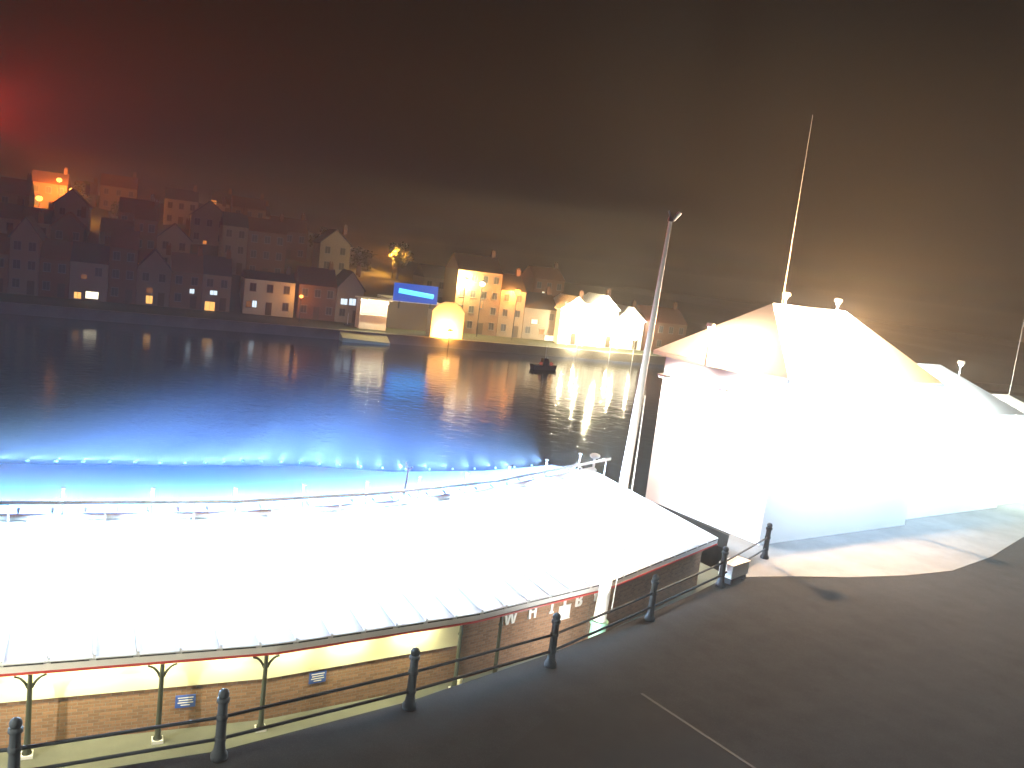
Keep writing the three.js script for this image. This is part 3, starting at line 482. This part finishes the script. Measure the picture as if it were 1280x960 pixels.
streetLamp(74, 225, 61, SODIUM, 600, sodiumGlass, 'topmost of the three orange lamps on the hill at far left', hillLamps, 0.5);
streetLamp(90, 238, 61, SODIUM, 600, sodiumGlass, 'orange lamp on the left hill, rightmost of the three', hillLamps, 0.5);
streetLamp(376.6, 370.5, 7, SODIUM, 50, sodiumGlass, 'small orange lamp on the far waterfront right of the pale boathouse', undefined, 0.3);
streetLamp(493, 318, 44, [1, 0.4, 0.07], 3200, sodiumGlass, 'large orange lamp inside a lit tree above the blue sign', undefined, 0.45);
streetLamp(582, 352, 8, [1, 0.78, 0.32], 1300, paleGlass, 'big yellow-white lamp right of the blue sign', undefined, 0.6);
streetLamp(603, 355, 8, [1, 0.8, 0.4], 40, paleGlass, 'smaller yellow-white lamp just right of the big one', undefined, 0.5);
streetLamp(630, 349, 22, [0.9, 0.95, 1], 30, glow([0.9, 0.95, 1], 8), 'slim white lamp above the waterfront houses', undefined, 0.5);
streetLamp(647, 365, 8, SODIUM, 450, sodiumGlass, 'orange lamp low beside the slim white lamp', undefined, 0.6);
streetLamp(562, 417, -0.9, [1, 0.42, 0.07], 650, glow([1, 0.62, 0.2], 8), 'very large orange lamp at the edge of the far quay', undefined, 0.6);
streetLamp(816, 404, 6, [1, 0.9, 0.8], 60, paleGlass, 'small white lamp just right of the tall flagpole', undefined, 0.5);
{ // store front added behind the big orange lamp to spread its glare
  const a = at(560, 400, 1.4), o = thing('glare_store', 'small store with a shaped parapet added on the far quay to catch the very large orange lamp', 'shed', [a.x, BANK, a.z], FACING);
  part('wall', box(5.2, 4.4, 3, 0, 2.2, -1.65), HOUSE_WALLS[2], o);
  part('front_parapet', new THREE.ExtrudeGeometry(new THREE.Shape([[-2.75, 0], [2.75, 0], [2.75, 4.3], [2.0, 5.3], [0.8, 5.9], [-0.8, 5.9], [-2.0, 5.3], [-2.75, 4.3]].map((p) => new THREE.Vector2(...p))), { depth: 0.15, bevelEnabled: false }).translate(0, 0, -0.148), M.render, o);
  part('roof', box(5.3, 0.15, 3.1, 0, 4.476, -1.72), M.slate, o);
  part('door', box(1.6, 2.3, 0.06, 0.3, 1.16, 0.035), M.white, o);
}
{ // blue illuminated sign on a flat-roofed building
  const t = 9, a = at(520, 367, t), sc = a.distanceTo(camera.position) / 1100, [s] = st(a), y0 = ground(s, t), h = a.y - y0 - 12 * sc;
  const b = thing('amusement_hall', 'flat-roofed hall under the blue sign on the far waterfront', 'building', [a.x, y0, a.z], FACING);
  part('wall', box(64 * sc, h, 8, 0, h / 2, -4.3), HOUSE_WALLS[4], b); part('parapet', box(66 * sc, 0.4, 8.4, 0, h + 0.2, -4.3), M.white, b);
  const o = thing('blue_sign', 'wide glowing blue sign with a bright cyan tube across it', 'sign', a.toArray(), FACING);
  part('panel', box(56 * sc, 22 * sc, 0.3, 0, 0, -0.15), glow([0.0, 0.10, 0.62], 1), o);
  part('tube', rod(V(-22 * sc, 0.25, 0.16), V(22 * sc, -0.25, 0.16), 0.42, 0.42, 10), glow([0.1, 0.62, 1], 2.2), o);
  part('bracket', merge([box(0.2, 10 * sc, 0.2, -20 * sc, -15 * sc, -0.2), box(0.2, 10 * sc, 0.2, 20 * sc, -15 * sc, -0.2)]), M.iron, o);
  const l = new THREE.RectAreaLight(new THREE.Color().setRGB(0.03, 0.3, 1), 1.5, 56 * sc, 22 * sc); l.position.copy(a).addScaledVector(BACK, -0.6); l.lookAt(l.position.clone().addScaledVector(BACK, 5)); l.rotation.y = FACING + Math.PI; l.name = 'sign_light'; scene.add(l);
}
{ // white-lit kiosk and the slip with two small boats
  const t = 5, a = at(468, 384, t), sc = a.distanceTo(camera.position) / 1100, o = thing('harbour_kiosk', 'small white-lit kiosk with bright front left of the blue sign', 'kiosk', [a.x, BANK, a.z], FACING), h = a.y - BANK + 9 * sc;
  part('wall', box(34 * sc, h, 3, 0, h / 2, -1.6), M.white, o); part('canopy', box(40 * sc, 0.2, 4.4, 0, h + 0.1, -0.9), M.white, o);
  part('shopfront_window', box(30 * sc, 15 * sc, 0.05, 0, h - 10 * sc, -0.07), glow([1, 0.9, 0.62], 1.6), o);
  part('counter', box(32 * sc, 0.12, 0.5, 0, h - 19 * sc, 0.15), M.white, o);
  for (const x of [-14, 0, 14]) { point([1, 0.85, 0.5], 40, a.clone().addScaledVector(BACK, -1.3).addScaledVector(ALONG, x * sc).setY(BANK + h - 0.3).toArray(), scene, 8); part('lamp_bulb', new THREE.SphereGeometry(0.16, 10, 8).translate(x * sc, h - 0.3, 1.3), paleGlass, o); }
  const p0 = at(424, 405, 1), p1 = at(482, 416, 1);
  const sl = hexa([V(p0.x, WATER - 1, p0.z), V(p1.x, WATER - 1, p1.z), V(p1.x, WATER - 1, p1.z).addScaledVector(BACK, -3.5), V(p0.x, WATER - 1, p0.z).addScaledVector(BACK, -3.5), V(p0.x, BANK + 0.06, p0.z), V(p1.x, BANK + 0.06, p1.z), V(p1.x, WATER + 0.35, p1.z).addScaledVector(BACK, -3.5), V(p0.x, WATER + 0.6, p0.z).addScaledVector(BACK, -3.5)]);
  struct('slipway', sl, S([0.6, 0.58, 0.36]));
}
function boat(px, py, len, turn, hullC, label, lamps = []) {
  const p = onLevel(px, py, WATER), o = thing('small_boat', label, 'boat', [p.x, WATER, p.z], turn), n = 10, ring = (k, y) => { const pts = []; for (let i = 0; i <= n; i++) { const u = i / n, w = Math.sin(Math.PI * Math.min(1, 0.32 + u * 0.68)) ** 0.8; pts.push([(u - 0.5) * len * k, y + 0.35 * (u - 0.5) ** 2, len * 0.17 * k * (u === 1 ? 0 : w)]); } return pts; };
  const lo = ring(0.9, -0.2), hi = ring(1, 0.65), pos = [], quad = (a, b, c, d) => pos.push(...a, ...b, ...c, ...a, ...c, ...d);
  for (let i = 0; i < n; i++) for (const k of [1, -1]) { const m = (q) => [q[0], q[1], q[2] * k]; quad(m(lo[i]), m(lo[i + 1]), m(hi[i + 1]), m(hi[i])); quad(m(hi[i]), m(hi[i + 1]), [hi[i + 1][0], hi[i + 1][1] - 0.12, 0], [hi[i][0], hi[i][1] - 0.12, 0]); }
  quad([lo[0][0], lo[0][1], -lo[0][2]], lo[0], hi[0], [hi[0][0], hi[0][1], -hi[0][2]]);
  const g = new THREE.BufferGeometry(); g.setAttribute('position', new THREE.Float32BufferAttribute(pos, 3)); g.computeVertexNormals();
  part('hull', g, S(hullC, { side: THREE.DoubleSide }), o);
  const c = part('cabin', hexa([V(-len * 0.1, 0.5, -0.5), V(len * 0.14, 0.5, -0.5), V(len * 0.14, 0.5, 0.5), V(-len * 0.1, 0.5, 0.5), V(-len * 0.1, 1.7, -0.42), V(len * 0.08, 1.7, -0.42), V(len * 0.08, 1.7, 0.42), V(-len * 0.1, 1.7, 0.42)]), M.iron, o);
  part('cabin_window', box(0.5, 0.4, 0.02, 0, 1.3, 0.47), M.glass, c);
  part('mast', rod(V(0, 1.7, 0), V(0, 3.6, 0), 0.035, 0.02), M.white, o);
  for (const x of lamps) part('lamp', new THREE.SphereGeometry(0.26, 10, 8).translate(x, 1.0, 0.75), glow([1, 0.12, 0.08], 0.3), o);
}
boat(433, 418, 4.6, FACING, [0.05, 0.06, 0.1], 'small dark boat below the kiosk at the left end of the lit slipway');
boat(462, 422, 5.2, FACING, [0.1, 0.03, 0.02], 'small dark boat at the right end of the lit slipway');
boat(680, 462, 4.4, FACING + 0.1, [0.05, 0.05, 0.06], 'small moored boat with two faint red lamps left of the bright quayside glare', [-1.1, 0.7]);
{ // white terrace added beyond the flagpole to fill the second bright patch and its reflection
  const t = 8, list = [[700, 738, 2.3, 'left one of the three added floodlit white houses on the far quay'], [738, 772, 2.6, 'middle and tallest of the three added floodlit white houses on the far quay'], [772, 806, 2, 'right one of the three added floodlit white houses on the far quay, behind the flagpole']];
  for (const [a, b, f, label] of list) { ROWS[0] = t; house(0, a, b, f, 2, { label, mat: M.render, gable: true, rise: 2.2, roofMat: M.roofWhite, blinds: M.white }); }
  house(0, 808, 860, 2, 5, { label: 'brown brick house right of the flagpole beside the small white lamp' });
  ROWS[0] = 10;
  [[712, 402], [733, 392], [756, 390], [776, 402], [722, 428], [764, 428], [794, 424], [755, 372]].forEach(([px, py], i) => {
    const low = py > 410, a = at(px, py, low ? -0.9 : t - 2), b0 = low ? WATER - 1 : BANK, o = thing('quay_lamp', 'bright lamp ' + ['on the quay before the left white house', 'on the quay between the left and middle white houses', 'on the quay before the middle white house', 'on the quay before the right white house', 'added on a post in the water below the left white house', 'added on a post in the water below the middle white house', 'added on a post in the water below the right white house', 'added over the roof of the middle white house'][i], 'lamp', [a.x, b0, a.z], FACING, 'lamps of the floodlit far quay');  // those on posts in the water and over the roof are added
    part('column', rod(V(0, 0, 0), V(0, a.y - b0, 0), 0.08, 0.06), M.white, o); part('lamp_head', new THREE.SphereGeometry(0.3, 12, 8).translate(0, a.y - b0, 0), paleGlass, o);
    point([1, 0.86, 0.55], POWER.quay, a.clone().addScaledVector(BACK, 0.44).toArray(), scene, 8);
  });
}

// ---------------------------------------------------------------- trees on the hill
function tree(px, py, t, h, label, leaf = M.leaf) {
  const a = at(px, py, t), [s] = st(a), y0 = ground(s, t), o = thing('tree', label, 'tree', [a.x, y0 - 0.2, a.z], R(0, 6), 'trees on the far hill');
  const limbs = [rod(V(0, 0, 0), V(0.1, h * 0.5, 0), h * 0.04, h * 0.025)], pos = [], nor = [];
  for (let i = 0; i < 6; i++) { const g = R(0, 6.28), e = V(Math.cos(g) * h * 0.28, h * R(0.55, 0.85), Math.sin(g) * h * 0.28); limbs.push(rod(V(0.06, h * R(0.3, 0.48), 0), e, h * 0.018, h * 0.006, 5)); }
  part('trunk', merge(limbs), M.bark, o);
  for (let i = 0; i < 16; i++) {
    const g = R(0, 6.28), r = h * 0.34 * Math.sqrt(rnd()), cy = h * R(0.42, 0.92), c = V(Math.cos(g) * r * (1.25 - cy / h * 0.6), cy, Math.sin(g) * r), cr = h * R(0.09, 0.17);
    for (let k = 0; k < 55; k++) {
      const q = V(R(-1, 1), R(-1, 1), R(-1, 1)).normalize().multiplyScalar(cr * Math.cbrt(rnd())).add(c), u = V(R(-1, 1), R(-1, 1), R(-1, 1)).normalize(), v = u.clone().cross(V(R(-1, 1), R(-1, 1), R(-1, 1))).normalize(), z = h * 0.022;
      const A = q.clone().addScaledVector(u, z * 1.6), B = q.clone().addScaledVector(v, z), C = q.clone().addScaledVector(u, -z * 1.6), D = q.clone().addScaledVector(v, -z), n = u.cross(v);
      for (const w of [A, B, C, A, C, D]) { pos.push(w.x, w.y, w.z); nor.push(n.x, n.y, n.z); }
    }
  }
  const g = new THREE.BufferGeometry(); g.setAttribute('position', new THREE.Float32BufferAttribute(pos, 3)); g.setAttribute('normal', new THREE.Float32BufferAttribute(nor, 3)); part('crown', g, leaf, o);
}
tree(498, 330, 44.6, 7.6, 'tree lit orange by the large lamp above the blue sign');
tree(100, 250, 82, 6, 'dark tree right of the three orange hill lamps');
tree(25, 255, 60, 5, 'dark tree left of the three orange hill lamps');
tree(150, 300, 58, 6, 'dark tree on the slope above the red brick house');
tree(400, 330, 50, 7, 'dark tree on the slope left of the large orange hill lamp');
tree(450, 340, 38, 6, 'dark tree above the white-lit kiosk');
tree(560, 345, 40, 6, 'dark tree between the blue sign and the big yellow-white lamp');
{ // stair wall and narrow tower lit orange at far left
  const t = 23.5, a = at(39, 312, t), [s] = st(a), y0 = ground(s, t), sc = a.distanceTo(camera.position) / 1100, top = at(39, 294, t).y, o = thing('stair_tower', 'narrow stone tower and wall lit orange on the far slope at left', 'tower', [a.x, y0 - 1, a.z], FACING);
  part('shaft', box(9 * sc, top - y0 + 1, 2, 0, (top - y0 + 1) / 2, -1), HOUSE_WALLS[3], o); part('coping', box(11 * sc, 0.25, 2.3, 0, top - y0 + 1.125, -1), HOUSE_WALLS[3], o);
  part('stair_wall', box(38 * sc, 1.0, 0.5, -23 * sc, top - y0 + 0.3, -1), HOUSE_WALLS[3], o);
  const q = at(44, 300, t - 2.5), l = thing('wall_lamp', 'small orange lamp in front of the narrow lit tower', 'lamp', [q.x, y0, q.z], FACING);
  part('column', rod(V(0, 0, 0), V(0, q.y - y0, 0), 0.06), M.iron, l); part('lantern', new THREE.SphereGeometry(0.2, 10, 8).translate(0, q.y - y0, 0), AMBER, l);
  point([1, 0.3, 0.04], 45, q.toArray(), scene, 8);
}

scene.traverse((o) => { if (o.isMesh) o.castShadow = o.receiveShadow = true; });
renderer.render(scene, camera);
